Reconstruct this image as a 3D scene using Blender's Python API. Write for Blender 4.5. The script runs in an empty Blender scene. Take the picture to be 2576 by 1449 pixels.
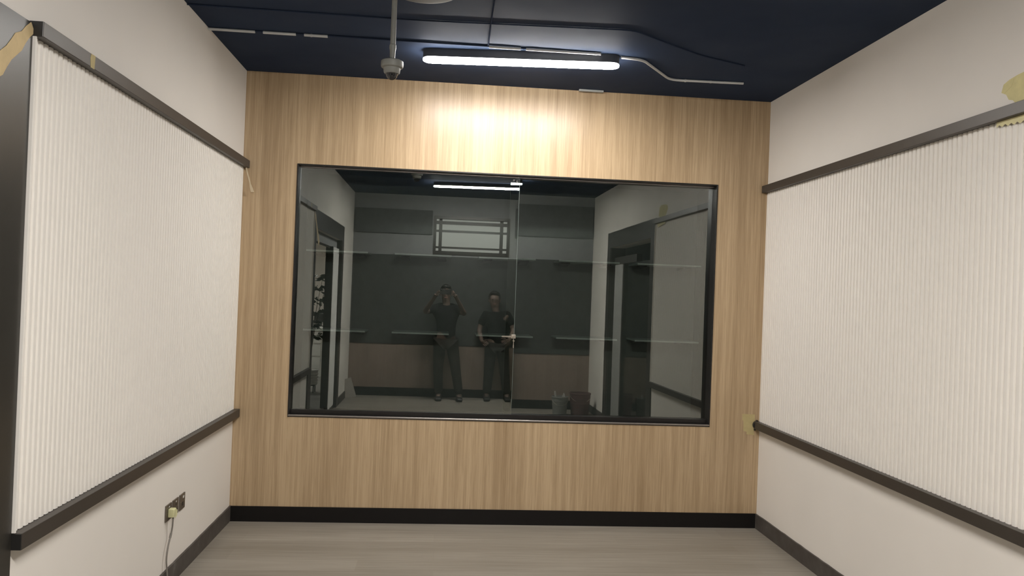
import bpy, bmesh, math, random
from mathutils import Vector, Matrix
PI = math.pi
random.seed(7)
C = bpy.context.scene.collection
# ------------------------------------------------------------------ camera, world, exposure
F = 2010.0; YAW = 0.0850; PITCH = 0.0078; ROLL = 0.0379; EYE = 1.6284
fw = Vector((math.sin(YAW) * math.cos(PITCH), math.cos(YAW) * math.cos(PITCH), math.sin(PITCH)))
r0 = Vector((math.cos(YAW), -math.sin(YAW), 0)); u0 = r0.cross(fw)
rt = math.cos(ROLL) * r0 + math.sin(ROLL) * u0
up = -math.sin(ROLL) * r0 + math.cos(ROLL) * u0
cd = bpy.data.cameras.new('camera'); cam = bpy.data.objects.new('camera', cd); C.objects.link(cam)
cd.sensor_width = 36; cd.lens = F / 2576 * 36; cd.clip_start = 0.004; cd.clip_end = 60
m = Matrix((rt, up, -fw)).transposed().to_4x4(); m.translation = Vector((0, 0, EYE)); cam.matrix_world = m
bpy.context.scene.camera = cam
W = bpy.data.worlds.new('world'); bpy.context.scene.world = W; W.use_nodes = True
W.node_tree.nodes['Background'].inputs[0].default_value = (0.5, 0.6, 0.7, 1)
W.node_tree.nodes['Background'].inputs[1].default_value = 0.05
vs = bpy.context.scene.view_settings
vs.view_transform = 'Standard'; vs.look = 'None'; vs.exposure = 0.0; vs.gamma = 1; vs.use_curve_mapping = False
cy = bpy.context.scene.cycles
cy.max_bounces = 10; cy.transparent_max_bounces = 16; cy.sample_clamp_indirect = 6
LAMP_A = 124.0       # ceiling lamp by the wooden wall
LAMP_B = 365.0       # ceiling lamp above the camera
OFFICE_E = 26.0       # added panel that lights the office past the left door
CORR_E = 2.5         # added panel that lights the corridor past the right door
# ------------------------------------------------------------------ room numbers (metres)
XL, XR, D, H, YB = -1.41, 2.323, 5.64, 3.10, -1.0
# ------------------------------------------------------------------ materials
def new_mat(name):
    mt = bpy.data.materials.new(name); mt.use_nodes = True
    nt = mt.node_tree; nt.nodes.clear()
    out = nt.nodes.new('ShaderNodeOutputMaterial')
    return mt, nt, out
def N(nt, typ, **kw):
    n = nt.nodes.new(typ)
    for k, v in kw.items():
        if isinstance(k, str) and hasattr(n, k): setattr(n, k, v)
    return n
def coords(nt, scale=(1, 1, 1)):
    tc = N(nt, 'ShaderNodeTexCoord'); mp = N(nt, 'ShaderNodeMapping')
    mp.inputs['Scale'].default_value = scale
    nt.links.new(tc.outputs['Object'], mp.inputs['Vector'])
    return mp.outputs['Vector']
def noise(nt, scale, detail=3, rough=.5, sc=1.0):
    n = N(nt, 'ShaderNodeTexNoise'); n.inputs['Scale'].default_value = sc
    n.inputs['Detail'].default_value = detail; n.inputs['Roughness'].default_value = rough
    nt.links.new(coords(nt, scale), n.inputs['Vector'])
    return n.outputs['Fac']
def ramp(nt, fac, stops):
    r = N(nt, 'ShaderNodeValToRGB'); e = r.color_ramp.elements
    while len(e) < len(stops): e.new(0.5)
    for i, (p, c) in enumerate(stops):
        e[i].position = p; e[i].color = (*c, 1)
    nt.links.new(fac, r.inputs['Fac']); return r.outputs['Color']
def mixc(nt, fac, a, b, mode='MIX'):
    x = N(nt, 'ShaderNodeMixRGB'); x.blend_type = mode
    for s, v in ((0, fac), (1, a), (2, b)):
        if isinstance(v, (int, float)): x.inputs[s].default_value = v
        elif isinstance(v, tuple): x.inputs[s].default_value = (*v, 1)
        else: nt.links.new(v, x.inputs[s])
    return x.outputs['Color']
def pbr(nt, out, col, rough=.5, metal=0, bump=None, bs=.1, bd=.002, spec=.5):
    p = N(nt, 'ShaderNodeBsdfPrincipled')
    if isinstance(col, tuple): p.inputs['Base Color'].default_value = (*col, 1)
    else: nt.links.new(col, p.inputs['Base Color'])
    if isinstance(rough, (int, float)): p.inputs['Roughness'].default_value = rough
    else: nt.links.new(rough, p.inputs['Roughness'])
    p.inputs['Metallic'].default_value = metal
    p.inputs['Specular IOR Level'].default_value = spec
    if bump is not None:
        b = N(nt, 'ShaderNodeBump'); b.inputs['Strength'].default_value = bs; b.inputs['Distance'].default_value = bd
        nt.links.new(bump, b.inputs['Height']); nt.links.new(b.outputs['Normal'], p.inputs['Normal'])
    nt.links.new(p.outputs[0], out.inputs['Surface']); return p
MATS = {}
def simple(name, col, rough=.5, metal=0, var=.06, spec=.5, nscale=14):
    """plain procedural surface: base colour with a slight mottling and a fine bump"""
    if name in MATS: return MATS[name]
    mt, nt, out = new_mat(name)
    f = noise(nt, (1, 1, 1), 4, .6, nscale)
    a = tuple(max(0, c * (1 - var)) for c in col); b = tuple(c * (1 + var) for c in col)
    pbr(nt, out, ramp(nt, f, [(.3, a), (.7, b)]), rough, metal, noise(nt, (1, 1, 1), 3, .5, nscale * 12), .05, .001, spec)
    MATS[name] = mt; return mt
def emit(name, col, s):
    mt, nt, out = new_mat(name); e = N(nt, 'ShaderNodeEmission')
    e.inputs[0].default_value = (*col, 1); e.inputs[1].default_value = s
    nt.links.new(e.outputs[0], out.inputs['Surface']); return mt
def wood_mat(name, dark, light, gloss=.42, axis='x'):
    """vertical-grain laminate: wide leaves, medium figure, fine pores"""
    mt, nt, out = new_mat(name)
    wide = noise(nt, (4.3, 4.3, .16), 3, .6)
    med = noise(nt, (27, 27, .5), 5, .7)
    fine = noise(nt, (190, 190, 3.0), 4, .65)
    # leaves of veneer of uneven width: one random tone each
    sx = N(nt, 'ShaderNodeSeparateXYZ'); nt.links.new(coords(nt, (8.3, 8.3, 1)), sx.inputs[0])
    wob = N(nt, 'ShaderNodeMath'); wob.operation = 'MULTIPLY_ADD'; wob.inputs[1].default_value = 1.4
    nt.links.new(noise(nt, (2.2, 0, 0), 2), wob.inputs[0]); nt.links.new(sx.outputs[0], wob.inputs[2])
    fl = N(nt, 'ShaderNodeMath'); fl.operation = 'FLOOR'; nt.links.new(wob.outputs[0], fl.inputs[0])
    wn = N(nt, 'ShaderNodeTexWhiteNoise'); wn.noise_dimensions = '1D'; nt.links.new(fl.outputs[0], wn.inputs['W'])
    def madd(a, k, b):
        q = N(nt, 'ShaderNodeMath'); q.operation = 'MULTIPLY_ADD'; q.inputs[1].default_value = k
        nt.links.new(a, q.inputs[0])
        if isinstance(b, float): q.inputs[2].default_value = b
        else: nt.links.new(b, q.inputs[2])
        return q.outputs[0]
    s = madd(wide, .42, 0.0); s = madd(med, .58, s); s = madd(fine, .62, s); s = madd(wn.outputs['Value'], .09, s)
    col = ramp(nt, s, [(.64, dark), (.83, tuple((a + b) / 2 for a, b in zip(dark, light))), (.99, light)])
    # sparse dark pore lines
    pore = noise(nt, (300, 300, 5), 2, .5)
    pl = ramp(nt, pore, [(.62, (1, 1, 1)), (.72, (.80, .77, .73))])
    col = mixc(nt, 1.0, col, pl, 'MULTIPLY')
    pbr(nt, out, col, gloss, 0, fine, .12, .0006, .5)
    return mt
M_WOOD = wood_mat('oak_laminate', (.325, .222, .122), (.53, .392, .240), .33)
def floor_mat():
    mt, nt, out = new_mat('vinyl_plank')
    br = N(nt, 'ShaderNodeTexBrick'); br.offset = .37; br.offset_frequency = 2
    br.inputs['Scale'].default_value = 1; br.inputs['Mortar Size'].default_value = .0009
    br.inputs['Brick Width'].default_value = 1.22; br.inputs['Row Height'].default_value = .18
    br.inputs['Color1'].default_value = (.0, .0, .0, 1); br.inputs['Color2'].default_value = (1, 1, 1, 1)
    br.inputs['Mortar'].default_value = (.15, .15, .15, 1)
    nt.links.new(coords(nt), br.inputs['Vector'])
    tone = N(nt, 'ShaderNodeMath'); tone.operation = 'MULTIPLY'; tone.inputs[1].default_value = .10
    nt.links.new(br.outputs['Color'], tone.inputs[0])
    a = noise(nt, (1.6, 55, 1), 5, .65); b = noise(nt, (3, 190, 1), 3, .6); c = noise(nt, (.7, 6, 1), 2, .5)
    def madd(x, k, y):
        q = N(nt, 'ShaderNodeMath'); q.operation = 'MULTIPLY_ADD'; q.inputs[1].default_value = k
        nt.links.new(x, q.inputs[0]); nt.links.new(y, q.inputs[2]); return q.outputs[0]
    s = madd(a, .5, tone.outputs[0]); s = madd(b, .35, s); s = madd(c, .3, s)
    col = ramp(nt, s, [(.42, (.172, .150, .120)), (.62, (.238, .213, .176)), (.80, (.315, .287, .245))])
    dust = noise(nt, (1, 1, 1), 2, .5, 60)
    col = mixc(nt, ramp(nt, dust, [(.80, (0, 0, 0)), (.84, (.5, .5, .5))]), col, (.5, .47, .42))
    pbr(nt, out, col, .46, 0, a, .08, .0008, .45)
    return mt
M_FLOOR = floor_mat()
def paint_mat(name, col, rough=.62, var=.03):
    mt, nt, out = new_mat(name)
    f = noise(nt, (1, 1, 1), 3, .5, 1.3)
    c = ramp(nt, f, [(.3, tuple(x * (1 - var) for x in col)), (.7, tuple(min(1, x * (1 + var)) for x in col))])
    pbr(nt, out, c, rough, 0, noise(nt, (1, 1, 1), 3, .6, 220), .06, .0008, .35)
    return mt
M_WALL = paint_mat('warm_white_wall_paint', (.765, .722, .665))
M_REAR = paint_mat('grey_wall_paint', (.205, .21, .21))
def ceil_mat():
    mt, nt, out = new_mat('navy_ceiling_paint')
    f = noise(nt, (1, 1, 1), 4, .55, .9)
    c = ramp(nt, f, [(.3, (.026, .0375, .067)), (.7, (.035, .050, .086))])
    r = ramp(nt, noise(nt, (1, 1, 1), 3, .5, 2.4), [(.3, (.62, .62, .62)), (.7, (.75, .75, .75))])
    p = pbr(nt, out, c, r, 0, noise(nt, (1, 1, 1), 4, .6, 60), .08, .0010, .05)
    p.inputs['Specular Tint'].default_value = (.55, .75, 1, 1)
    return mt
M_CEIL = ceil_mat()
M_NAVY = simple('navy_sprayed_conduit', (.024, .034, .061), .7, 0, .06, .05)
M_FLUTE = simple('white_fluted_board', (.795, .757, .70), .55, 0, .012, .4)
M_RAIL = simple('dark_bronze_rail', (.050, .042, .035), .42, .25, .05)
M_CASE = simple('dark_bronze_casing', (.034, .031, .026), .36, .2, .06, .5)
M_BLACKFR = simple('black_brown_frame', (.020, .018, .017), .28, .3, .08)
M_LIP = simple('satin_track_metal', (.34, .31, .29), .34, .9, .05)
M_PLINTH = simple('black_plinth', (.0075, .0062, .0055), .6, 0, .06, .2)
def dusty():
    mt, nt, out = new_mat('dusty_dark_skirting')
    f = noise(nt, (1, 1, 1), 5, .65, 7)
    c = ramp(nt, f, [(.35, (.060, .050, .043)), (.62, (.085, .075, .066)), (.8, (.16, .15, .14))])
    pbr(nt, out, c, .6, 0, f, .1, .001, .3); return mt
M_SKIRT = dusty()
M_INNER = simple('black_cabinet_lining', (.125, .140, .138), .75)
M_STEEL = simple('brushed_nickel', (.62, .56, .48), .28, 1, .08)
M_PLATE = simple('dark_metal_plate', (.16, .135, .11), .34, .6, .12)
M_DARKPL = simple('black_plastic', (.018, .017, .016), .4)
M_GREYPL = simple('grey_plastic', (.36, .37, .36), .45)
M_WHITEPL = simple('white_plastic', (.62, .61, .58), .42)
M_PVC = simple('white_pvc_conduit', (.55, .55, .54), .45)
M_PLUG = simple('pale_yellow_tape_wrap', (.60, .58, .33), .7, 0, .06)
M_TAPE_Y = simple('yellow_masking_tape', (.64, .57, .29), .75, 0, .10)
M_TAPE_B = simple('beige_masking_tape', (.60, .46, .25), .75, 0, .10)
M_TAPE_O = simple('olive_masking_tape', (.50, .41, .20), .75, 0, .08)
M_CABLE = simple('grey_cable', (.20, .18, .155), .5)
M_BOARD = simple('charcoal_board', (.034, .037, .035), .5, 0, .1)
M_FELT = simple('charcoal_felt', (.075, .078, .078), .9, 0, .1)
M_WAIN = wood_mat('brown_wainscot_laminate', (.185, .135, .105), (.25, .19, .155), .6)
def glass_mat(name, tint, refl, fres=1.0):
    """thin pane: a part mirrors, the rest is let through with a slight tint"""
    mt, nt, out = new_mat(name)
    g = N(nt, 'ShaderNodeBsdfGlossy'); g.inputs['Roughness'].default_value = 0.0; g.inputs['Color'].default_value = (.93, .97, .93, 1)
    t = N(nt, 'ShaderNodeBsdfTransparent'); t.inputs['Color'].default_value = (*tint, 1)
    fr = N(nt, 'ShaderNodeFresnel'); fr.inputs['IOR'].default_value = 1.5
    ad = N(nt, 'ShaderNodeMath'); ad.operation = 'MULTIPLY_ADD'; ad.inputs[1].default_value = fres; ad.inputs[2].default_value = refl
    ad.use_clamp = True
    nt.links.new(fr.outputs[0], ad.inputs[0])
    mx = N(nt, 'ShaderNodeMixShader'); nt.links.new(ad.outputs[0], mx.inputs[0])
    nt.links.new(t.outputs[0], mx.inputs[1]); nt.links.new(g.outputs[0], mx.inputs[2]); nt.links.new(mx.outputs[0], out.inputs['Surface'])
    return mt
M_PANE = glass_mat('coated_pane', (.66, .69, .65), .165)
def shelf_mat():
    mt, nt, out = new_mat('green_shelf_glass')
    p = N(nt, 'ShaderNodeBsdfPrincipled'); p.inputs['Base Color'].default_value = (.80, .90, .87, 1)
    p.inputs['Roughness'].default_value = .18
    t = N(nt, 'ShaderNodeBsdfTransparent'); t.inputs['Color'].default_value = (.82, .92, .87, 1)
    lw = N(nt, 'ShaderNodeLayerWeight'); lw.inputs['Blend'].default_value = .4
    q = N(nt, 'ShaderNodeMath'); q.operation = 'MULTIPLY_ADD'; q.inputs[1].default_value = .30; q.inputs[2].default_value = .60
    nt.links.new(lw.outputs['Facing'], q.inputs[0])
    mx = N(nt, 'ShaderNodeMixShader'); nt.links.new(q.outputs[0], mx.inputs[0])
    nt.links.new(t.outputs[0], mx.inputs[1]); nt.links.new(p.outputs[0], mx.inputs[2]); nt.links.new(mx.outputs[0], out.inputs['Surface'])
    return mt
M_SHELF = shelf_mat()
M_CLEAR = glass_mat('clear_door_glass', (.80, .86, .82), .0)
# ------------------------------------------------------------------ mesh helpers
class MB:
    def __init__(s): s.bm = bmesh.new()
    def box(s, x0, x1, y0, y1, z0, z1):
        v = [s.bm.verts.new(p) for p in ((x0,y0,z0),(x1,y0,z0),(x1,y1,z0),(x0,y1,z0),(x0,y0,z1),(x1,y0,z1),(x1,y1,z1),(x0,y1,z1))]
        for f in ((0,3,2,1),(4,5,6,7),(0,1,5,4),(1,2,6,5),(2,3,7,6),(3,0,4,7)): s.bm.faces.new([v[i] for i in f])
        return s
    def bar(s, a, b, w, t, upv=(0, 0, 1)):
        a = Vector(a); b = Vector(b); d = (b - a).normalized(); n = d.cross(Vector(upv)).normalized(); k = n.cross(d)
        v = [s.bm.verts.new(p + n * i * w / 2 + k * j * t / 2) for p in (a, b) for i, j in ((-1,-1),(1,-1),(1,1),(-1,1))]
        for f in ((0,3,2,1),(4,5,6,7),(0,1,5,4),(1,2,6,5),(2,3,7,6),(3,0,4,7)): s.bm.faces.new([v[i] for i in f])
        return s
    def prism(s, pts, ext):
        """pts: list of 3-D points of one flat polygon; ext: extrusion vector"""
        a = [s.bm.verts.new(p) for p in pts]; b = [s.bm.verts.new(Vector(p) + Vector(ext)) for p in pts]
        n = len(a); s.bm.faces.new(a[::-1]); s.bm.faces.new(b)
        for i in range(n): s.bm.faces.new((a[i], a[(i+1) % n], b[(i+1) % n], b[i]))
        return s
    def tube(s, path, r, seg=12):
        path = [Vector(p) for p in path]; rs = r if isinstance(r, (list, tuple)) else [r] * len(path); rings = []
        prev = None
        for i, p in enumerate(path):
            t = ((path[min(i+1, len(path)-1)] - path[max(i-1, 0)])).normalized()
            if prev is None: n = t.orthogonal().normalized()
            else: n = (prev - t * prev.dot(t)).normalized()
            prev = n; b = t.cross(n)
            rings.append([s.bm.verts.new(p + rs[i] * (math.cos(2*PI*k/seg) * n + math.sin(2*PI*k/seg) * b)) for k in range(seg)])
        for a, b in zip(rings, rings[1:]):
            for k in range(seg): s.bm.faces.new((a[k], a[(k+1) % seg], b[(k+1) % seg], b[k]))
        s.bm.faces.new(rings[0][::-1]); s.bm.faces.new(rings[-1]); return s
    def lathe(s, prof, cx, cy, seg=32):
        rings = []
        for r, z in prof:
            if r < 1e-5: rings.append([s.bm.verts.new((cx, cy, z))])
            else: rings.append([s.bm.verts.new((cx + r*math.cos(2*PI*k/seg), cy + r*math.sin(2*PI*k/seg), z)) for k in range(seg)])
        for a, b in zip(rings, rings[1:]):
            for k in range(seg):
                if len(a) == 1 and len(b) == 1: continue
                if len(a) == 1: s.bm.faces.new((a[0], b[(k+1) % seg], b[k]))
                elif len(b) == 1: s.bm.faces.new((a[k], a[(k+1) % seg], b[0]))
                else: s.bm.faces.new((a[k], a[(k+1) % seg], b[(k+1) % seg], b[k]))
        return s
    def build(s, name, mat, parent=None, smooth=False, bevel=0, seg=2):
        bmesh.ops.recalc_face_normals(s.bm, faces=s.bm.faces)
        if bevel: bmesh.ops.bevel(s.bm, geom=list(s.bm.edges), offset=bevel, segments=seg, affect='EDGES', profile=.5)
        me = bpy.data.meshes.new(name); s.bm.to_mesh(me); s.bm.free(); me.materials.append(mat)
        if smooth:
            for p in me.polygons: p.use_smooth = True
            if smooth == 'auto':
                me.set_sharp_from_angle(angle=math.radians(38))
        o = bpy.data.objects.new(name, me); C.objects.link(o)
        if parent: o.parent = parent; o.matrix_parent_inverse = Matrix.Translation(-parent.location)
        return o
def tag(o, label=None, cat=None, group=None, kind=None):
    if label: o['label'] = label
    if cat: o['category'] = cat
    if group: o['group'] = group
    if kind: o['kind'] = kind
    return o
def empty(name, loc, **kw):
    o = bpy.data.objects.new(name, None); C.objects.link(o); o.location = loc; o.empty_display_size = .05
    return tag(o, **kw)
def struct(name, mb, mat, **kw):
    return tag(mb.build(name, mat, **kw), kind='structure')
# ------------------------------------------------------------------ setting
OPY0, OPY1 = .40, 2.585           # door openings in both side walls
OZL, OZR = 2.27, 2.30
GX0, GX1, GZ0, GZ1 = -1.043, 1.951, .723, 2.478    # cabinet frame outline on the wood wall
struct('floor', MB().box(XL-.2, XR+.2, YB, D+.6, -.1, 0), M_FLOOR)
struct('ceiling', MB().box(XL-.2, XR+.2, YB-.15, D+.6, H, H+.1), M_CEIL)
struct('wall_back', MB().box(XL, GX0, D, D+.05, 0, H).box(GX1, XR, D, D+.05, 0, H)
       .box(GX0, GX1, D, D+.05, GZ1, H).box(GX0, GX1, D, D+.05, 0, GZ0), M_WOOD)
struct('wall_left', MB().box(XL-.2, XL, OPY1, D+.6, 0, H).box(XL-.2, XL, YB, OPY0, 0, H).box(XL-.2, XL, OPY0, OPY1, OZL, H), M_WALL)
struct('wall_right', MB().box(XR, XR+.2, OPY1, D+.6, 0, H).box(XR, XR+.2, YB, OPY0, 0, H).box(XR, XR+.2, OPY0, OPY1, OZR, H), M_WALL)
struct('wall_front', MB().box(XL-.2, XR+.2, YB-.15, YB, 0, 2.2).box(XL-.2, -.19, YB-.15, YB, 2.2, 2.80)
       .box(.99, XR+.2, YB-.15, YB, 2.2, 2.80).box(XL-.2, XR+.2, YB-.15, YB, 2.80, H), M_REAR)
struct('baseboard_back', MB().box(XL+.012, XR-.012, D-.012, D-.0005, 0, .104), M_PLINTH)
def skirting(name, x0, x1, y0, y1, face):
    mb = MB(); n = max(2, int((y1-y0)/.06)); prof = []
    for i in range(n + 1): prof.append((y0 + (y1-y0) * i/n, .104 + random.uniform(-.0015, .0015)))
    pts = [(x0, y0, 0)] + [(x0, y, z) for y, z in prof] + [(x0, y1, 0)]
    mb.prism(pts, (x1-x0, 0, 0)); return struct(name, mb, M_SKIRT)
skirting('baseboard_left', XL+.0005, XL+.012, 2.787, D-.0005, 1)
skirting('baseboard_right', XR-.012, XR-.0005, 2.787, D-.0005, 1)
skirting('baseboard_left_rear', XL+.0005, XL+.012, YB+.013, .198, 1)
skirting('baseboard_right_rear', XR-.012, XR-.0005, YB+.013, .198, 1)
struct('baseboard_front', MB().box(XL+.012, XR-.012, YB+.0005, YB+.012, 0, .13), M_PLINTH)
struct('trim_1', MB().box(XL+.001, XR-.001, YB+.0005, YB+.010, .13, .80), M_WAIN)       # wainscot of the wall behind the camera
# window high in the wall behind
w = empty('window_1', (.40, YB-.07, 2.2), kind='structure')
fr = MB().box(-.19, .99, YB-.13, YB+.012, 2.2, 2.235).box(-.19, .99, YB-.13, YB+.012, 2.755, 2.80)
fr.box(-.19, -.15, YB-.13, YB+.012, 2.235, 2.755).box(.95, .99, YB-.13, YB+.012, 2.235, 2.755)
fr.build('window_frame', M_CASE, w)
ml = MB()
for x in (-.085, .865): ml.box(x-.025, x+.025, YB-.09, YB-.05, 2.235, 2.755)
for z, t in ((2.70, .05), (2.57, .035), (2.315, .03), (2.25, .02)): ml.box(-.15, .95, YB-.085, YB-.055, z-t/2, z+t/2)
ml.build('glazing_bar', M_CASE, w)
MB().box(-.15, .95, YB-.125, YB-.118, 2.235, 2.755).build('pane', emit('lit_window', (.95, .95, .86), 1.15), w)
# doorway in the left wall: casing, lintel strip, white leaf
d1 = empty('door_1', (XL, 1.5, 0), kind='structure')
def casing(x, sgn, zt, parent):
    o = .013 * sgn; a, b = min(x, x+o), max(x, x+o)
    y0, y1, z1 = OPY0-.2, OPY1+.2, zt+.2
    MB().prism([(a, OPY1, 0), (a, y1, 0), (a, y1, z1), (a, OPY1, zt)], (b-a, 0, 0)).build('door_casing', M_CASE, parent)
    MB().prism([(a, y0, 0), (a, OPY0, 0), (a, OPY0, zt), (a, y0, z1)], (b-a, 0, 0)).build('door_casing', M_CASE, parent)
    MB().prism([(a, OPY0, zt), (a, OPY1, zt), (a, y1, z1), (a, y0, z1)], (b-a, 0, 0)).build('door_header', M_CASE, parent)
casing(XL+.0003, 1, OZL, d1)
casing_in = MB().box(XL-.199, XL-.0005, OPY1-.012, OPY1-.0005, 0, OZL-.0005).box(XL-.199, XL-.0005, OPY0+.0005, OPY0+.012, 0, OZL-.0005)
casing_in.build('door_jamb', M_CASE, d1)
MB().box(XL-.14, XL-.055, OPY0+.013, OPY1-.013, 2.155, OZL-.001).build('door_lintel', M_REAR, d1)
MB().box(XL-.050, XL-.012, 1.02, 1.09, .0, 2.15).build('door_stile', M_CASE, d1)
lf = MB().box(XL-.045, XL-.018, OPY0+.06, 1.02, .05, 2.15).build('door_leaf', simple('white_door_film', (.80, .79, .76), .5), d1)
MB().box(XL-.050, XL-.012, OPY0+.013, OPY0+.06, .0, 2.15).build('door_stile', M_CASE, d1)
MB().box(XL-.050, XL-.012, OPY0+.06, 1.02, .0, .05).build('door_rail', M_CASE, d1)
# doorway in the right wall: casing, pale side panel, glass leaf
d2 = empty('door_2', (XR, 1.5, 0), kind='structure')
casing(XR-.0003, -1, OZR, d2)
MB().box(XR+.0005, XR+.199, OPY1-.012, OPY1-.0005, 0, OZR-.0005).box(XR+.0005, XR+.199, OPY0+.0005, OPY0+.012, 0, OZR-.0005).build('door_jamb', M_CASE, d2)
MB().box(XR+.06, XR+.11, OPY0+.013, .93, .0, 2.08).build('door_side_panel', simple('pale_side_panel', (.30, .30, .28), .6), d2)
MB().box(XR+.055, XR+.115, .93, .99, .0, 2.08).build('door_stile', M_CASE, d2)
MB().box(XR+.05, XR+.12, OPY0+.013, 1.7, 2.08, 2.17).build('door_closer_rail', M_CASE, d2)
gl = MB().box(XR+.078, XR+.088, .99, 2.45, .08, 2.08).build('door_glass', M_CLEAR, d2)
MB().box(XR+.065, XR+.10, 2.45, 2.572, .0, 2.17).box(XR+.065, XR+.10, .99, 2.45, 0, .08).build('door_rail', M_CASE, d2)
# dark boards on the wall behind the camera
tag(MB().box(XL+.02, XR-.02, YB+.0005, YB+.025, .802, 2.17).build('wall_board', M_BOARD, bevel=.002),
    'wide charcoal board above the wooden wainscot, reflected in the glass', 'board')
tag(MB().box(XL+.02, -.21, YB+.0005, YB+.04, 2.50, 2.87).build('acoustic_panel', M_FELT, bevel=.004),
    'charcoal felt panel left of the high window in the reflection', 'acoustic panel', 'felt panels beside the high window')
tag(MB().box(1.07, XR-.02, YB+.0005, YB+.04, 2.50, 2.96).build('acoustic_panel', M_FELT, bevel=.004),
    'charcoal felt panel right of the high window in the reflection', 'acoustic panel', 'felt panels beside the high window')
# office past the left door, corridor past the right door
for nm, bx in (('left', (-5.2, -5.1, -6, 3.2)), ('rear', (-5.2, XL-.2, -6.1, -6)), ('far', (-5.2, XL-.2, 3.2, 3.3)), ('right', (XL-.25, XL-.2, -6, YB-.15))):
    struct('wall_office_' + nm, MB().box(*bx, 0, 2.8), M_WALL)
struct('floor_office', MB().box(-5.2, XL-.2, -6.1, 3.3, -.1, -.0005), simple('grey_office_floor', (.16, .155, .145), .5))
struct('ceiling_office', MB().box(-5.2, XL-.2, -6.1, 3.3, 2.8, 2.9), M_WALL)
for nm, bx in (('right', (4.6, 4.7, -5, 3.2)), ('rear', (XR+.2, 4.7, -5.1, -5)), ('far', (XR+.2, 4.7, 3.2, 3.3)), ('left', (XR+.2, XR+.25, -5, YB-.15))):
    struct('wall_corridor_' + nm, MB().box(*bx, 0, 2.8), M_REAR)
struct('floor_corridor', MB().box(XR+.2, 4.7, -5.1, 3.3, -.1, -.0005), simple('grey_corridor_floor', (.20, .20, .19), .5))
struct('ceiling_corridor', MB().box(XR+.2, 4.7, -5.1, 3.3, 2.8, 2.9), M_REAR)
tag(MB().box(-3.9, -2.7, -3.2, -2.0, 2.76, 2.795).build('added_light_panel', emit('added_office_light', (1, .97, .92), OFFICE_E)),  # unseen lamp, put in so the office is bright
    'square white light panel added to light the office past the left door', 'added light')
tag(MB().box(3.2, 3.8, -1.6, -1.0, 2.76, 2.795).build('added_light_panel', emit('added_corridor_light', (.85, .97, 1), CORR_E * 6)),  # unseen lamp, put in to give the corridor some dim light
    'small white light panel added to light the corridor past the right door', 'added light')
# ------------------------------------------------------------------ fluted wall panels with rails
def fluted(x, s, label_side, zr):
    """x wall plane, s = direction into the room"""
    t = empty('fluted_panel', (x, (2.785 + D) / 2, .77), label='white vertically fluted board on the %s wall between two dark rails' % label_side, cat='wall panel', group='fluted boards on the side walls')
    y0, y1, z0, z1 = 2.803, D-.0006, .772, zr-.051
    base, h, p = .004, .0085, .0352
    prof = []; y = y0; n = int((y1-y0)/p)
    for i in range(n):
        for fy, fh in ((0, 0), (.015, .50), (.05, .85), (.12, .99), (.22, 1), (.50, 1), (.60, .99), (.67, .85), (.705, .50), (.72, 0)):
            prof.append((y + fy*p, base + fh*h))
        y += p
    prof.append((y1, base))
    pts = [(x + s*.0006, y0, z0)] + [(x + s*d, yy, z0) for yy, d in prof] + [(x + s*.0006, y1, z0)]
    MB().prism(pts, (0, 0, z1-z0)).build('fluted_board', M_FLUTE, t)
    MB().box(min(x+s*.0006, x+s*.024), max(x+s*.0006, x+s*.024), 2.787, 2.7945, z0, z1).build('edge_strip', M_FLUTE, t, bevel=.001)
    MB().box(min(x+s*.0006, x+s*.014), max(x+s*.0006, x+s*.014), 2.7948, y0-.0002, z0, z1).build('edge_groove', M_FLUTE, t)
    return t
fluted(XL, 1, 'left', 2.480)
fluted(XR, -1, 'right', 2.484)
def rail(x, s, z0, z1, label, y0=2.786, y1=D-.0006):
    a, b = x + s*.0006, x + s*.045
    t = empty('wall_rail', (x, (y0+y1)/2, z0), label=label, cat='rail', group='dark rails above and below the fluted boards')
    MB().box(min(a, b), max(a, b), y0+.004, y1, z0, z1).build('rail_bar', M_RAIL, t, bevel=.0018)
    MB().box(min(a, b)+.001, max(a, b)-.001, y0, y0+.0038, z0+.001, z1-.001).build('end_cap', M_DARKPL, t)
    return t
rail(XL, 1, 2.429, 2.480, 'dark bronze rail along the top of the left fluted board')
rail(XL, 1, .7155, .7705, 'dark bronze rail under the bottom of the left fluted board')
rail(XR, -1, 2.433, 2.484, 'dark bronze rail along the top of the right fluted board')
rbr = rail(XR, -1, .7195, .7745, 'dark bronze rail under the right fluted board, ending in yellowish tape', y1=D-.019)
cap = MB()
cap.tube([(XR-.023, D-.0188, .747), (XR-.023, D-.001, .747)], .031, 24)
cap.box(XR-.030, XR-.018, D-.0185, D-.003, .768, .783).box(XR-.044, XR-.034, D-.0185, D-.003, .708, .722)
tag(cap.build('rail_foot', M_DARKPL, rbr, bevel=.0015), 'round black rubber foot at the wall end')
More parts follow.
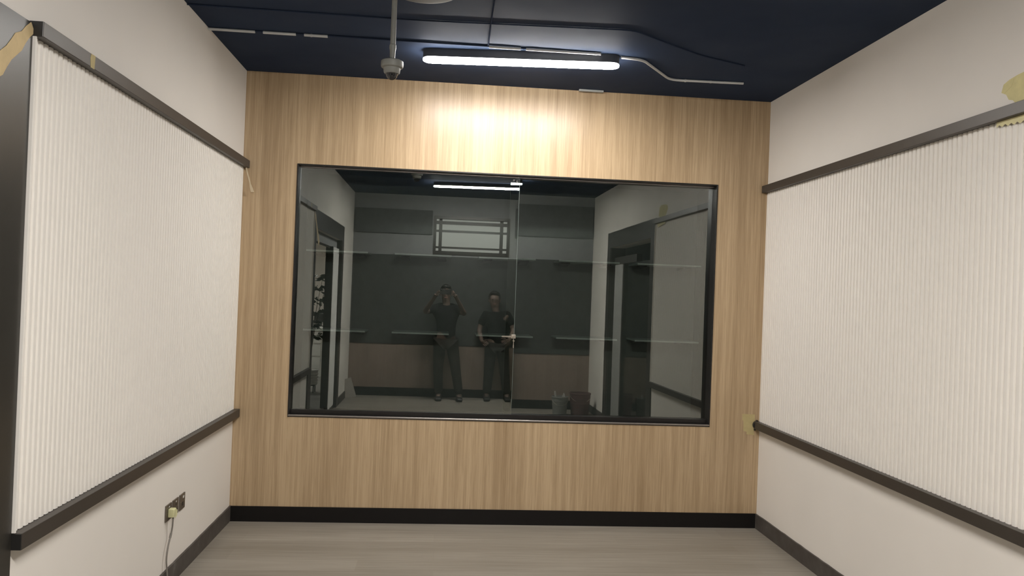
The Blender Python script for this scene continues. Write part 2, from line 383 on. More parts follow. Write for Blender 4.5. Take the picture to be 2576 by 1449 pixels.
# ------------------------------------------------------------------ display cabinet let into the wood wall
cab = empty('display_cabinet', ((GX0+GX1)/2, D, GZ0), label='wide black framed display cabinet with sliding glass doors set in the wooden wall', cat='cabinet')
FT = .009
ff = MB()
y0, y1 = D-.004, D+.13
ff.box(GX0, GX0+FT, y0, y1, GZ0, GZ1).box(GX1-FT, GX1, y0, y1, GZ0, GZ1)
ff.box(GX0+FT, GX1-FT, y0, y1, GZ1-FT, GZ1).box(GX0+FT, GX1-FT, y0+.004, y1, GZ0, GZ0+FT)
ff.build('cabinet_frame', M_BLACKFR, cab, bevel=.0015)
MB().box(GX0+.0005, GX1-.0005, y0-.0012, y0+.0128, GZ0+FT-.004, GZ0+FT+.009).build('sill_lip', M_LIP, cab, bevel=.0055, seg=6, smooth='auto')
MB().box(GX0+FT+.0005, GX1-FT-.0005, D+.045, D+.110, GZ0+FT+.0005, GZ0+.046).build('lower_track', M_BLACKFR, cab, bevel=.0015)
MB().box(GX0+FT+.0005, GX1-FT-.0005, D+.045, D+.110, GZ1-.017, GZ1-FT-.0005).build('upper_track', M_LIP, cab, bevel=.0015)
cc = MB()
cy1 = D+.46
cc.box(GX0-.03, GX1+.03, cy1, cy1+.02, GZ0-.03, GZ1+.03)
cc.box(GX0-.03, GX0-.0005, D+.051, cy1, GZ0-.03, GZ1+.03).box(GX1+.0005, GX1+.03, D+.051, cy1, GZ0-.03, GZ1+.03)
cc.box(GX0-.0005, GX1+.0005, D+.051, cy1, GZ1+.0005, GZ1+.03).box(GX0-.0005, GX1+.0005, D+.051, cy1, GZ0-.03, GZ0-.0005)
cc.build('cabinet_lining', M_INNER, cab)
def pane(name, x0, x1, yc, z0, z1, R=None, thick=.006, sag=0):
    """one glass leaf; the leaf is very slightly bowed about a level axis, as big panes are"""
    bm = bmesh.new(); nz = 24; g = []
    zc = (z0+z1)/2
    for i in range(nz+1):
        z = z0 + (z1-z0)*i/nz
        dy = 0 if not R else (z-1.75)**2 / (2*R)
        g.append([bm.verts.new((x, yc - dy, z)) for x in (x0, x1)])
    for i in range(nz): bm.faces.new((g[i][0], g[i][1], g[i+1][1], g[i+1][0]))
    me = bpy.data.meshes.new(name); bm.to_mesh(me); bm.free(); me.materials.append(M_PANE)
    for p in me.polygons: p.use_smooth = True
    o = bpy.data.objects.new(name, me); C.objects.link(o); o.parent = cab; o.matrix_parent_inverse = Matrix.Translation(-cab.location)
    return o
XJ = .512; XJ2 = .452
pl = pane('glass_door', GX0+FT+.001, XJ, D+.060, GZ0+.040, GZ1-.014)
pr = pane('glass_door', XJ2, GX1-FT-.001, D+.090, GZ0+.040, GZ1-.014, R=85)
M_EDGE = simple('polished_glass_edge', (.13, .16, .145), .4)
MB().box(XJ-.0002, XJ+.0018, D+.0575, D+.0625, GZ0+.046, GZ1-.019).build('glass_edge', M_EDGE, pl)
MB().box(XJ2-.0015, XJ2, D+.088, D+.092, GZ0+.046, GZ1-.019).build('glass_edge', M_EDGE, pr)
# small showcase lock with its key on the pane edge
lk = MB().box(.492, .524, D+.044, D+.058, 1.312, 1.341).build('cabinet_lock', M_STEEL, pl, bevel=.003)
k = MB(); k.tube([(.508, D+.0435, 1.326), (.508, D+.030, 1.326)], .009, 16); k.build('lock_barrel', M_STEEL, pl, smooth='auto')
k = MB(); k.bar((.509, D+.034, 1.318), (.509, D+.034, 1.268), .004, .0015, (0, 1, 0)); k.tube([(.509, D+.034, 1.300), (.509, D+.034, 1.292)], .007, 12); k.box(.506, .5125, D+.033, D+.035, 1.246, 1.268)
k.build('key', M_STEEL, pl)
MB().box(.425, .492, D+.052, D+.056, 1.320, 1.330).build('lock_bar', M_STEEL, pl)
st = MB().tube([(.470, D+.050, 2.444), (.470, D+.058, 2.444)], .006, 10).tube([(.492, D+.050, 2.438), (.492, D+.058, 2.438)], .006, 10)
st.build('pane_stop', M_GREYPL, pl)
# glass shelves on small black brackets
SX = [(-.99, -.553), (-.362, .048), (.247, .662), (.833, 1.287), (1.42, 1.905)]
POS = ['leftmost', 'second from left', 'middle', 'second from right', 'rightmost']
proto = None
for row, z in (('upper', 1.882), ('lower', 1.314)):
    for i, (a, b) in enumerate(SX):
        t = empty('glass_shelf', ((a+b)/2, cy1-.002, z), label='%s glass shelf of the %s row inside the black cabinet' % (POS[i], row), cat='shelf', group='glass shelves in the display cabinet')
        MB().box(a, b, D+.17, cy1-.001, z, z+.012).build('shelf_pane', M_SHELF, t, bevel=.0012)
        for x in (a+.07, b-.07):
            MB().prism([(x-.032, cy1-.001, z-.026), (x-.032, cy1-.001, z-.0005), (x-.032, cy1-.17, z-.0005), (x-.032, cy1-.17, z-.012)], (.064, 0, 0)).build('shelf_bracket', M_DARKPL, t)
# ------------------------------------------------------------------ ceiling: lamp, dome camera, conduits, disc
def ceiling_lamp(A, B, label, E_):
    A = Vector(A); B = Vector(B); c = (A+B)/2; dr = (B-A).normalized(); n = Vector((-dr.y, dr.x, 0))
    t = empty('ceiling_lamp', (c.x, c.y, H), label=label, cat='ceiling lamp', group='linear lamps on the navy ceiling')
    W2 = .056
    pts = [B - dr*W2 + (dr*math.cos(k) + n*math.sin(k))*W2 for k in [-PI/2 + PI*i/14 for i in range(15)]]
    pts += [A + dr*W2 + (-dr*math.cos(k) - n*math.sin(k))*W2 for k in [-PI/2 + PI*i/14 for i in range(15)]]
    MB().prism([p - Vector((0, 0, .014)) for p in pts], (0, 0, .014)).build('lamp_diffuser', emit('lamp_white', (1, .965, .925), E_), t, bevel=.004, seg=3, smooth='auto')
    MB().prism([p + Vector((0, 0, .0005)) for p in pts], (0, 0, .0485)).build('lamp_housing', simple('dark_lamp_housing', (.05, .055, .065), .6), t)
    return t
ceiling_lamp((-.181, 4.913, 3.050), (1.013, 4.797, 3.050), 'long lit linear lamp with rounded ends on the ceiling near the wooden wall', LAMP_A)
ceiling_lamp((-.190, .590, 3.050), (1.000, .705, 3.050), 'linear lamp on the ceiling above the camera, seen as a bright line in the glass', LAMP_B)
cx, cyy = -.291, 3.90
dc = empty('dome_camera', (cx, cyy, H), label='white dome security camera hanging on a straight ceiling pole', cat='security camera')
K = 3.90/3.70; cz = lambda z: EYE + (z-EYE)*K
cs = lambda prof: [(q*K, cz(z)) for q, z in prof]
M_CAMG = simple('dome_camera_shell', (.235, .235, .215), .5)
MB().lathe([(0, H-.0005), (.045, H-.0005), (.045, H-.012), (.013, H-.014)] + cs([(.0125, 2.755), (.0152, 2.752), (.0158, 2.738), (.0128, 2.722), (.0115, 2.682), (0, 2.682)]), cx, cyy, 24).build('camera_pole', M_CAMG, dc, smooth='auto')
MB().lathe(cs([(0, 2.6815), (.040, 2.6815), (.050, 2.676), (.0515, 2.668), (.0515, 2.655), (.049, 2.648), (.039, 2.644), (.037, 2.625), (.033, 2.619), (0, 2.619)]), cx, cyy, 32).build('camera_housing', M_CAMG, dc, smooth='auto')
dp = [(.0285, 2.6188)] + [(.026*math.cos(a), 2.615-.024*math.sin(a)) for a in [PI/2*i/8 for i in range(8)]] + [(0, 2.591)]
MB().lathe(cs(dp), cx, cyy, 28).build('camera_dome', simple('smoked_dome', (.012, .012, .014), .08, 0, .05, .8), dc, smooth=True)
fd = empty('round_ceiling_fixture', (-.15, 3.86, H), label='flat grey round fixture on the ceiling behind the camera pole', cat='ceiling fixture')
MB().lathe([(0, H-.0005), (.172, H-.0005), (.176, H-.012), (.168, H-.028), (.150, H-.030), (0, H-.030)], -.15, 3.865, 48).build('fixture_rim', simple('fixture_grey', (.12, .127, .128), .5, 0, .06, .2), fd, smooth='auto')
MB().lathe([(.146, H-.0302), (.146, H-.033), (.04, H-.036), (0, H-.036)], -.15, 3.865, 48).build('fixture_face', simple('fixture_grey', (.12, .127, .128), .5, 0, .06, .2), fd, smooth='auto')
zc = H-.0095
cr = empty('ceiling_conduit', (-.25, 4.73, H), label='long navy painted conduit crossing the ceiling with bare white stretches', cat='conduit')
def cpath(x0, x1): return [(x0, 4.73, zc), ((x0+x1)/2, 4.73, zc), (x1, 4.73, zc)]
for x0, x1 in ((-1.409, -1.146), (-1.100, -.914), (-.866, -.732), (.212, .402), (.433, .885)):
    MB().tube(cpath(x0, x1), .0080, 12).build('bare_conduit', M_PVC, cr, smooth='auto')
for x0, x1 in ((-1.1455, -1.1005), (-.9135, -.8665), (-.7315, .2115), (.4025, .4325)):
    MB().tube([(x, y, H-.0055) for x, y, z in cpath(x0, x1)], .0050, 12).build('painted_conduit', M_NAVY, cr, smooth='auto')
for x in (.850, -.830): MB().tube([(x, 4.73, zc), (x+.010, 4.73, zc)], .0094, 12).build('coupling', M_PVC, cr, smooth='auto')
def smooth_path(pts, n=5):
    pts = [Vector(p) for p in pts]; out = [pts[0]]
    for i in range(1, len(pts)-1):
        a, b, c = pts[i-1], pts[i], pts[i+1]; r = min((b-a).length, (c-b).length, .16) * .45
        p = b + (a-b).normalized()*r; q = b + (c-b).normalized()*r
        for k in range(n+1):
            t = k/n; out.append((1-t)**2*p + 2*t*(1-t)*b + t*t*q)
    out.append(pts[-1]); return out
c2 = empty('ceiling_conduit', (1.4, 5.0, H), label='bare white conduit bending in an S beyond the right end of the lamp', cat='conduit')
MB().tube(smooth_path([(1.019, 4.772, zc), (1.158, 4.792, zc), (1.442, 5.190, zc), (1.935, 5.168, zc)]), .0080, 12).build('bare_conduit', M_PVC, c2, smooth='auto')
for x, y, q in ((1.540, 5.1865, .0102), (1.710, 5.1785, .0094)): MB().tube([(x, y, zc), (x+.010, y-.0004, zc)], q, 12).build('coupling', M_PVC, c2, smooth='auto')
c3 = empty('ceiling_conduit', (.3, 4.35, H), label='navy painted conduit nearly hidden against the ceiling, bending towards the right wall', cat='conduit')
MB().tube(smooth_path([(-1.409, 4.35, H-.0045), (-.2, 4.36, H-.0045), (.98, 4.29, H-.0045), (1.18, 4.44, H-.0045), (1.47, 4.65, H-.0045), (1.80, 4.80, H-.0045)]), .0040, 10).build('painted_conduit', M_NAVY, c3, smooth='auto')
c4 = tag(MB().tube([(.188, 3.3, H-.0045), (.200, 4.36, H-.0045), (.206, 4.718, H-.0045)], .0040, 10).build('ceiling_cable', simple('pale_navy_cable', (.030, .038, .060), .8, 0, .05, .0), smooth='auto'),
         'thin pale cable running along the ceiling to the crossing conduit', 'cable')
tag(MB().box(.900, 1.076, 5.590, 5.612, H-.014, H-.0005).build('ceiling_strip', M_GREYPL, bevel=.002),
    'small pale strip on the ceiling just above the wooden wall', 'strip')
# ------------------------------------------------------------------ sockets, plug, cable
def plate(y, label, kind):
    t = empty('wall_socket', (XL, y, .408), label=label, cat='socket', group='socket plates low on the left wall')
    z0, z1 = .364, .450
    MB().box(XL+.0005, XL+.0075, y-.043, y+.043, z0, z1).build('socket_plate', M_PLATE, t, bevel=.0016)
    f = MB()
    if kind < 2:
        for a, b, c in ((y+.002, .420, 40), (y-.012, .392, 25), (y+.016, .392, -25), (y+.002, .398, 0)):
            f.bar((XL+.0079, a, b-.006), (XL+.0079, a, b+.006), .0025, .001, (0, 1, 0) if c == 0 else (0, 1, .4*(1 if c > 0 else -1)))
        f.build('socket_slot', M_DARKPL, t)
        g = MB().box(XL+.0076, XL+.0082, y-.004, y+.010, .432, .439).build('switch_mark', M_WHITEPL, t)
    else:
        MB().box(XL+.0076, XL+.009, y-.012, y+.012, .385, .405).build('data_port', M_DARKPL, t)
        MB().box(XL+.0076, XL+.0082, y+.000, y+.024, .424, .437).build('port_label', M_WHITEPL, t)
    for yy in (y-.030, y+.030): MB().tube([(XL+.0070, yy, .408), (XL+.0082, yy, .408)], .0022, 10).build('screw', M_STEEL, t)
    return t
plate(4.372, 'dark metal socket plate nearest the camera, holding the taped plug', 0)
plate(4.482, 'dark metal socket plate between the other two, partly behind the plug', 1)
plate(4.594, 'dark metal plate with a pale label, nearest the wooden wall', 2)
pg = empty('power_plug', (XL+.03, 4.372, .40), label='plug wrapped in yellow masking tape with a grey cable hanging down', cat='plug')
mb = MB(); mb.box(XL+.0078, XL+.040, 4.352, 4.392, .383, .428)
o = mb.build('plug_body', M_PLUG, pg, bevel=.005, seg=3, smooth=True)
MB().prism([(XL+.041, 4.368, .376), (XL+.041, 4.396, .386), (XL+.041, 4.400, .414), (XL+.041, 4.374, .424)], (.0012, .001, 0)).build('loose_tape', M_PLUG, pg)
MB().tube(smooth_path([(XL+.030, 4.372, .378), (XL+.024, 4.385, .325), (XL+.020, 4.383, .290), (XL+.018, 4.345, .235), (XL+.018, 4.325, .170), (XL+.020, 4.340, .110), (XL+.030, 4.325, .03), (XL+.060, 4.20, .006), (XL+.09, 3.9, .006), (XL+.06, 3.4, .006)]), .0042, 10).build('power_cable', M_CABLE, pg, smooth=True)
MB().tube([(XL+.019, 4.383, .292), (XL+.0185, 4.372, .272)], .0060, 12).build('cable_sleeve', M_CABLE, pg)
# ------------------------------------------------------------------ masking tape
def ragged(a, b, w0, w1, n=14, amp=.006):
    """outline of a torn strip from a to b (2-D), widths w0..w1"""
    a = Vector(a); b = Vector(b); d = (b-a).normalized(); nn = Vector((-d.y, d.x)); L = (b-a).length; top, bot = [], []
    for i in range(n+1):
        t = i/n; w = w0 + (w1-w0)*t
        top.append(a + d*L*t + nn*(w/2 + random.uniform(-amp, amp))); bot.append(a + d*L*t - nn*(w/2 + random.uniform(-amp, amp)))
    return top + bot[::-1]
xs = XL+.0140
mb = MB(); mb.prism([(xs, p.x, p.y) for p in ragged((2.781, 2.458), (2.40, 2.10), .040, .090, amp=.006)], (.0007, 0, 0))
tag(mb.build('masking_tape', M_TAPE_B), 'torn beige masking tape running diagonally over the dark casing corner', 'tape')
xr = XL+.0453
tag(MB().prism([(xr, 3.148, 2.4275), (xr, 3.180, 2.4275), (xr, 3.186, 2.4795), (xr, 3.150, 2.4795), (xr, 3.143, 2.462)], (.0006, 0, 0)).build('masking_tape', M_TAPE_O),
    'short beige tape across the face of the left top rail', 'tape')
mb = MB()
cur = [(-1.378, D-.035, 2.428), (-1.366, D-.035, 2.38), (-1.355, D-.032, 2.345), (-1.349, D-.030, 2.318), (-1.338, D-.030, 2.29), (-1.328, D-.028, 2.262)]
wd = [.006, .007, .007, .006, .013, .016]
for i in range(len(cur)-1):
    a, b = Vector(cur[i]), Vector(cur[i+1])
    mb.prism([a - Vector((wd[i], 0, 0)), a + Vector((wd[i]*.4, 0, 0)), b + Vector((wd[i+1]*.4, 0, 0)), b - Vector((wd[i+1], 0, 0))], (0, .0008, 0))
tag(mb.build('masking_tape', simple('pale_masking_tape', (.66, .55, .38), .7)), 'loose curl of pale tape dangling from the wall end of the left top rail', 'tape')
xs = XR-.0007
mb = MB(); mb.prism([(xs, p[0], p[1]) for p in ((3.196, 2.560), (3.184, 2.592), (3.150, 2.604), (3.10, 2.612), (3.02, 2.618), (2.93, 2.622), (2.86, 2.60), (2.84, 2.52), (2.90, 2.487), (3.05, 2.487), (3.105, 2.492), (3.125, 2.512), (3.150, 2.520), (3.166, 2.545))], (.0006, 0, 0))
mb.prism([(xs-.0001, p[0], p[1]) for p in ((3.176, 2.553), (3.160, 2.600), (3.120, 2.603), (3.135, 2.572))], (-.0006, 0, 0))
tag(mb.build('masking_tape', M_TAPE_Y), 'wide torn yellow tape patch on the white wall above the right top rail', 'tape')
xs = XR-.0216
mb = MB()
edge = [(3.190, 2.425)] + [(3.190 - .0176*i, 2.412 - (.0012*i) + (.006 if i % 2 else -.004)) for i in range(0, 18)] + [(2.88, 2.432), (3.190, 2.432)]
mb.prism([(xs, a, b) for a, b in edge], (-.0006, 0, 0))
tag(mb.build('masking_tape', simple('light_yellow_tape', (.66, .60, .34), .75)), 'pale yellow tape on the fluting just under the right top rail', 'tape')
ys = D-.0008
mb = MB(); mb.prism([(a, ys, b) for a, b in ((2.192, .824), (2.285, .822), (2.287, .786), (2.281, .700), (2.287, .672), (2.228, .677), (2.229, .695), (2.204, .700), (2.202, .774), (2.193, .780))], (0, .0005, 0))
tag(mb.build('masking_tape', M_TAPE_O), 'olive yellow tape on the wooden wall around the right bottom rail end', 'tape')
# ------------------------------------------------------------------ people behind the camera (seen in the glass)
def skinned(name, verts, edges, radii, mat, parent, roots=(0,), sub=1):
    me = bpy.data.meshes.new(name); me.from_pydata([tuple(v) for v in verts], edges, []); me.materials.append(mat)
    o = bpy.data.objects.new(name, me); C.objects.link(o)
    if parent: o.parent = parent; o.matrix_parent_inverse = Matrix.Translation(-parent.location)
    sk = o.modifiers.new('skin', 'SKIN'); sk.use_smooth_shade = True; sk.branch_smoothing = .3
    if not me.skin_vertices: me.attributes.update()
    for i, r in enumerate(radii):
        d = me.skin_vertices[0].data[i]; d.radius = r if isinstance(r, tuple) else (r, r); d.use_root = i in roots
    s = o.modifiers.new('sub', 'SUBSURF'); s.levels = sub; s.render_levels = sub
    return o
def hand_nodes(V, E, Rr, wrist_i, W, dirv, nrm, side, curl):
    """palm continues the arm; five bent finger chains rooted in the palm"""
    dirv = Vector(dirv).normalized(); nrm = Vector(nrm).normalized(); sv = dirv.cross(nrm).normalized() * side
    W = Vector(W); roots = []
    V.append(W + dirv*.045); Rr.append((.033, .017)); E.append((wrist_i, len(V)-1)); p = len(V)-1
    V.append(W + dirv*.085); Rr.append((.037, .014)); E.append((p, p+1))
    for k, (off, ln) in enumerate(((.030, .070), (.011, .078), (-.010, .073), (-.029, .058))):
        b = W + dirv*.080 + sv*off; d = dirv.copy(); pts = [b]
        for sgm in (.42, .33, .25):
            d = (d + nrm*curl).normalized(); pts.append(pts[-1] + d*ln*sgm*1.05)
        i0 = len(V); roots.append(i0)
        for j, q in enumerate(pts): V.append(q); Rr.append((.0092 - .0009*j,)*2)
        for j in range(3): E.append((i0+j, i0+j+1))
    b = W + dirv*.030 + sv*.028; d = (dirv*.5 + sv*.8 + nrm*.3).normalized(); pts = [b]
    for ln in (.034, .030, .024):
        pts.append(pts[-1] + d*ln); d = (d + dirv*.5 + nrm*.25).normalized()
    i0 = len(V); roots.append(i0)
    for j, q in enumerate(pts): V.append(q); Rr.append((.0115 - .001*j,)*2)
    for j in range(3): E.append((i0+j, i0+j+1))
    return roots
M_SKIN = simple('skin', (.10, .067, .052), .55, 0, .05)
M_HAIR = simple('black_hair', (.010, .009, .008), .5)
def person(name, base, label, pel, chest, neck, head, sh, el, wr, hdir, hn, hips, knees, ank, shirt, trouser, curl, facing=(0, 1, 0)):
    t = empty(name, base, label=label, cat='person')
    V, E, R_ = [], [], []
    def add(p, r, con=None):
        V.append(Vector(p)); R_.append(r)
        if con is not None: E.append((con, len(V)-1))
        return len(V)-1
    f = Vector(facing)
    i0 = add(pel, (.145, .095)); a = add(Vector(pel).lerp(Vector(chest), .5), (.120, .085), i0); c = add(chest, (.140, .092), a)
    n = add(neck, .055, c); hd = add(Vector(head) + Vector((0, 0, -.035)), (.070, .078), n); ht = add(Vector(head) + Vector((0, 0, .045)), (.075, .085), hd)
    add(Vector(head) + Vector((0, 0, .095)), (.05, .055), ht)
    roots = [i0]
    for s in (0, 1):
        S = add(sh[s], .058, c); El = add(el[s], .042, S); Wr = add(wr[s], .027, El)
        roots += hand_nodes(V, E, R_, Wr, wr[s], hdir[s], hn[s], 1 if s else -1, curl[s])
        hp = add(hips[s], .095, i0); kn = add(knees[s], .062, hp); an = add(ank[s], .042, kn)
        add(Vector(ank[s]) + f*.10 + Vector((0, 0, -.045)), .033, an)
    skinned('body', V, E, R_, M_SKIN, t, roots, 2)
    # face: nose, brows/eyes, mouth, ears
    h = Vector(head); x = Vector((1, 0, 0))
    mb = MB(); mb.prism([h + f*.078 + x*-.010 + Vector((0,0,-.02)), h + f*.078 + x*.010 + Vector((0,0,-.02)), h + f*.078 + Vector((0,0,.022))], f*.024); mb.build('nose', M_SKIN, t, bevel=.003)
    for sx in (-1, 1):
        mb = MB(); mb.lathe([(0, .008), (.008, .005), (.011, 0), (.008, -.005), (0, -.008)], 0, 0, 12)
        o = mb.build('eye', simple('dark_eye', (.02, .015, .012), .2), t, smooth=True); o.location = h + f*.078 + x*.032*sx + Vector((0, 0, .016)) - t.location*0
        mb = MB(); mb.lathe([(0, .028), (.010, .018), (.012, -.005), (.006, -.026), (0, -.030)], 0, 0, 12)
        o = mb.build('ear', M_SKIN, t, smooth=True); o.location = h + x*.084*sx + Vector((0, 0, 0))
    mb = MB(); mb.box(-.022, .022, -.004, .004, -.004, .004); o = mb.build('mouth', simple('lips', (.25, .11, .09), .5), t, bevel=.002); o.location = h + f*.082 + Vector((0, 0, -.048))
    # hair cap: upper back of the head
    bm = bmesh.new(); bmesh.ops.create_uvsphere(bm, u_segments=28, v_segments=18, radius=1)
    for v in bm.verts:
        p = v.co.copy(); p = Vector((p.x*.093, p.y*.103, p.z*.110)); 
        if p.dot(f) > .03 and p.z < .055: p -= f*min(.06, (p.dot(f)-.03))*1.2
        if p.z < -.02: p.z = -.02 + (p.z+.02)*.3
        v.co = p*(1 + .015*math.sin(40*p.x)*math.cos(33*p.z))
    me = bpy.data.meshes.new('hair'); bm.to_mesh(me); bm.free(); me.materials.append(M_HAIR)
    for p in me.polygons: p.use_smooth = True
    o = bpy.data.objects.new('hair', me); C.objects.link(o); o.parent = t; o.matrix_parent_inverse = Matrix.Translation(-t.location); o.location = h + Vector((0, 0, .045)) - f*.012
    # clothes follow the body, a little larger
    V, E, R_ = [], [], []
    i0 = add(Vector(pel) + Vector((0, 0, -.10)), (.178, .130)); a = add(Vector(pel).lerp(Vector(chest), .5), (.155, .115), i0); c = add(chest, (.195, .150), a)
    add(Vector(chest).lerp(Vector(neck), .80), .085, c)
    for s in (0, 1):
        S = add(sh[s], .075, c); add(Vector(sh[s]).lerp(Vector(el[s]), .75), .060, S)
    skinned('shirt', V, E, R_, shirt, t, (0,), 2)
    V, E, R_ = [], [], []
    i0 = add(Vector(pel) + Vector((0, 0, .0)), (.168, .120))
    for s in (0, 1):
        hp = add(hips[s], .108, i0); kn = add(knees[s], .080, hp); add(Vector(ank[s]) + Vector((0, 0, -.01)), .068, kn)
    skinned('trousers', V, E, R_, trouser, t, (0,), 2)
    for s in (0, 1):
        p = Vector(ank[s]); mb = MB()
        mb.box(p.x-.048, p.x+.048, p.y-.07, p.y+.20, .001, .085)
        for v in mb.bm.verts:
            if v.co.z > .05 and v.co.y > p.y+.1: v.co.z = .05
        mb.build('shoe', simple('dark_shoe', (.022, .020, .020), .5), t, bevel=.022, seg=3, smooth=True)
    return t
M_SHIRT1 = simple('charcoal_shirt', (.009, .009, .010), .9, 0, .06, .1); M_SHIRT2 = simple('black_shirt', (.009, .009, .009), .9, 0, .06, .1)
M_TR1 = simple('dark_brown_trousers', (.030, .026, .023), .9, 0, .06, .1); M_TR2 = simple('dark_grey_trousers', (.026, .024, .022), .9, 0, .06, .1)
person('person', (.06, -.62, 0), 'person in dark clothes holding a phone up in both hands, reflected in the glass',
       (.06, -.62, .95), (.05, -.60, 1.25), (.045, -.585, 1.46), (.035, -.555, 1.59),
       [(-.14, -.59, 1.385), (.23, -.59, 1.385)], [(-.27, -.36, 1.32), (.32, -.36, 1.31)], [(-.126, -.145, 1.545), (.186, -.145, 1.545)],
       [(.25, .85, .50), (-.25, .85, .50)], [(.9, .3, 0), (-.9, .3, 0)],
       [(-.03, -.62, .86), (.15, -.62, .86)], [(-.04, -.60, .48), (.22, -.59, .48)], [(-.02, -.68, .085), (.29, -.66, .085)], M_SHIRT1, M_TR1, (.55, .55))
ph = empty('phone', (.03, -.020, 1.59), label='black phone held level by the person with raised arms', cat='phone')
MB().box(-.052, .112, -.026, -.018, 1.589, 1.665).build('phone_body', M_DARKPL, ph, bevel=.003)
MB().tube([(-.038, -.0178, 1.646), (-.038, -.0168, 1.646)], .006, 16).build('phone_lens', simple('lens_glass', (.01, .01, .012), .05, 0, 0, .9), ph)
person('person.001', (.84, -.80, 0), 'person standing right of the photographer in dark clothes, reflected in the glass',
       (.84, -.80, .90), (.83, -.79, 1.18), (.80, -.78, 1.38), (.775, -.755, 1.52),
       [(.64, -.79, 1.31), (1.00, -.79, 1.31)], [(.56, -.80, 1.06), (1.09, -.76, 1.07)], [(.60, -.62, .90), (1.00, -.60, .93)],
       [(.35, .8, -.15), (-.5, .7, -.1)], [(.6, 0, -.5), (-.6, 0, -.5)],
       [(.75, -.80, .82), (.93, -.80, .82)], [(.73, -.78, .46), (.97, -.78, .46)], [(.71, -.80, .085), (1.02, -.80, .085)], M_SHIRT2, M_TR2, (.35, .35))
# ------------------------------------------------------------------ pails, leaning board, office things, ladder
def pail(cx, cy, r0_, r1_, h, mat, label, stuff):
    t = empty('paint_pail', (cx, cy, 0), label=label, cat='pail', group='pails by the rear wall')
    MB().lathe([(0, .002), (r0_, .002), (r0_+.002, .012), (r1_, h-.02), (r1_+.006, h-.018), (r1_+.006, h-.004), (r1_, h), (r1_-.006, h), (r0_-.004, .012), (0, .012)], cx, cy, 36).build('pail_body', mat, t, smooth='auto')
    for z in (h*.55, h*.75): MB().lathe([(r0_ + (r1_-r0_)*z/h + .001, z-.004), (r0_ + (r1_-r0_)*z/h + .005, z), (r0_ + (r1_-r0_)*z/h + .001, z+.004)], cx, cy, 36).build('pail_ring', mat, t, smooth=True)
    hp = [(cx + (r1_+.008)*math.cos(a), cy + .02 + .05*math.sin(a), h-.02-.10*math.sin(a)) for a in [PI*i/12 for i in range(13)]]
    MB().tube([(x, cy + r1_*.9*math.sin(PI*i/12), z) for i, (x, y, z) in enumerate(hp)], .003, 8).build('pail_handle', M_STEEL, t, smooth=True)
    return t
pail(1.77, -.28, .10, .118, .27, simple('pale_pail_plastic', (.20, .20, .185), .6), 'pale grey paint pail standing left of the red one in the reflection', 1)
pail(2.08, -.33, .13, .155, .32, simple('red_pail_plastic', (.105, .052, .050), .6), 'larger dull red pail beside the right wall in the reflection', 2)
tag(MB().bar((1.735, -.28, .02), (1.70, -.33, .335), .03, .006).build('paint_scraper', simple('pale_blade', (.6, .58, .55), .5)),
    'pale scraper sticking out of the left side of the grey pail', 'scraper')
tag(MB().prism([(1.80, -.22, .20), (1.835, -.20, .255), (1.83, -.20, .30), (1.812, -.20, .325), (1.79, -.21, .27)], (.004, -.03, 0)).build('paint_rag', simple('white_rag', (.6, .58, .55), .8)),
    'pale pointed rag sticking up from the right side of the grey pail', 'rag')
tag(MB().bar((XL+.10, -.62, .002), (XL+.012, -.62, .28), .16, .012, (0, 1, 0)).build('leaning_board', simple('pale_offcut', (.40, .37, .33), .7)),
    'short pale board leaning against the left wall behind the door', 'board')
pt = empty('potted_plant', (-2.08, -1.15, 0), label='tall leafy plant in a pale basket pot on a black stand past the left door', cat='plant')
mb = MB(); prf = [(0, .13)] + [(.135 + .012*math.sin(i*PI*.9), .13 + i*.022) for i in range(11)] + [(.13, .345), (.12, .33), (0, .33)]
mb.lathe(prf, -2.02, -1.15, 32).build('basket_pot', simple('pale_woven_basket', (.62, .61, .58), .8, 0, .12, .3, 30), pt, smooth='auto')
mb = MB()
for a in range(4):
    c_, s_ = math.cos(PI/4 + a*PI/2), math.sin(PI/4 + a*PI/2); mb.tube([(-2.02+.12*c_, -1.15+.12*s_, 0), (-2.02+.12*c_, -1.15+.12*s_, .128)], .01, 8)
mb.box(-2.13, -1.91, -1.26, -1.04, .110, .1285); mb.build('plant_stand', M_DARKPL, pt)
stm = MB(); lv = MB()
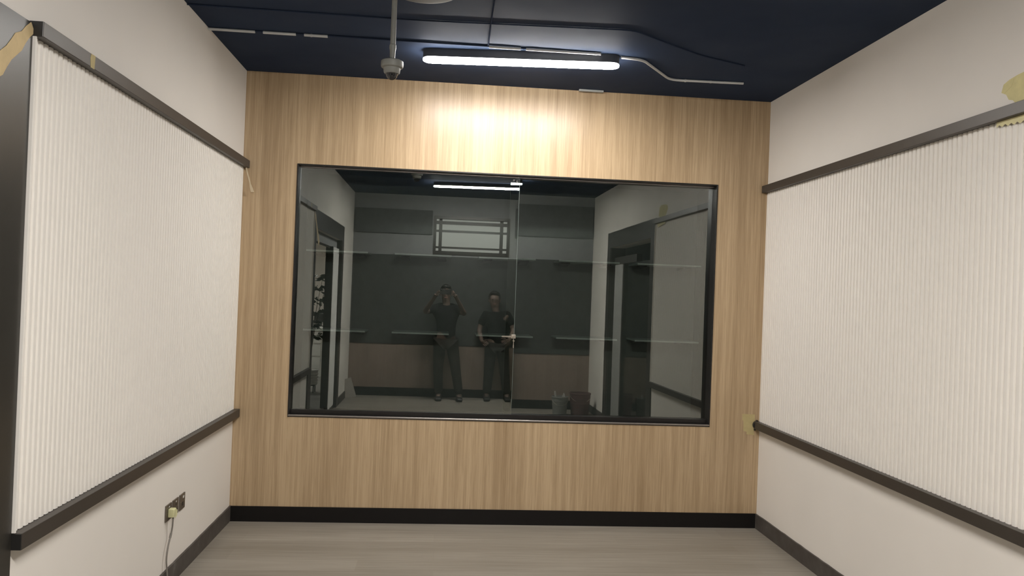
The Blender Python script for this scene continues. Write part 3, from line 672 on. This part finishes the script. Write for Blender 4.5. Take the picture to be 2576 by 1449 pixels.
for sidx in range(5):
    a = sidx*1.3; path = [Vector((-2.02, -1.15, .33))]
    for k in range(1, 9): path.append(Vector((-2.03 + .019*k*math.cos(a)*(k/5) + .02, -1.15 + .020*k*math.sin(a)*(k/6), .33 + .18*k)))
    stm.tube(path, [.009 - .0008*k for k in range(9)], 6)
    for k in range(3, 9):
        for j in range(9):
            th = random.uniform(0, 2*PI); d = Vector((math.cos(th), math.sin(th), random.uniform(-.5, .4))).normalized()
            b = path[k] + d*random.uniform(.02, .10); tpt = b + d*.10; sd = d.cross(Vector((random.uniform(-1, 1), random.uniform(-.4, .4), random.uniform(-.3, 1)))).normalized()*.030; md = b.lerp(tpt, .45)
            lv.prism([b, md + sd, tpt, md - sd], (0, 0, .001))
stm.build('stem', simple('plant_stem', (.08, .06, .035), .8), pt); lv.build('foliage', simple('dark_leaf', (.030, .055, .028), .5), pt)
ck = empty('office_counter', (-2.3, -3.4, 0), label='white office counter past the left door', cat='counter')
MB().box(-2.75, -2.13, -3.9, -3.3, .0, .86).build('counter_body', simple('white_counter', (.66, .66, .63), .5), ck, bevel=.004)
MB().box(-2.78, -2.10, -3.93, -3.27, .8605, .90).build('counter_top', simple('white_counter', (.66, .66, .63), .5), ck, bevel=.004)
for i, z in enumerate((.15, .38, .61)): MB().box(-2.70, -2.18, -3.298, -3.285, z, z+.20).build('drawer', simple('white_counter', (.66, .66, .63), .5), ck, bevel=.003)
mn = empty('desk_monitor', (-2.25, -3.6, .90), label='black monitor standing on the white office counter', cat='monitor')
MB().box(-2.36, -2.12, -3.60, -3.58, .98, 1.16).build('screen', M_DARKPL, mn, bevel=.003)
MB().box(-2.28, -2.22, -3.63, -3.602, .9125, 1.05).box(-2.32, -2.18, -3.68, -3.54, .901, .912).build('monitor_stand', M_DARKPL, mn)
ld = empty('step_ladder', (3.0, -1.0, 0), label='dark step ladder in the corridor past the right glass door', cat='ladder')
for x in (2.86, 3.16):
    MB().bar((x, -.78, .002), (x, -1.0, 1.45), .022, .05, (1, 0, 0)).build('front_rail', M_CASE, ld)
    MB().bar((x, -1.35, .002), (x, -1.03, 1.42), .022, .03, (1, 0, 0)).build('rear_rail', M_CASE, ld)
for k in range(5):
    t_ = (k+1)/5.4; MB().box(2.873, 3.147, -.78-.22*t_-.05, -.78-.22*t_+.03, 1.45*t_-.012, 1.45*t_+.012).build('step', M_CASE, ld)
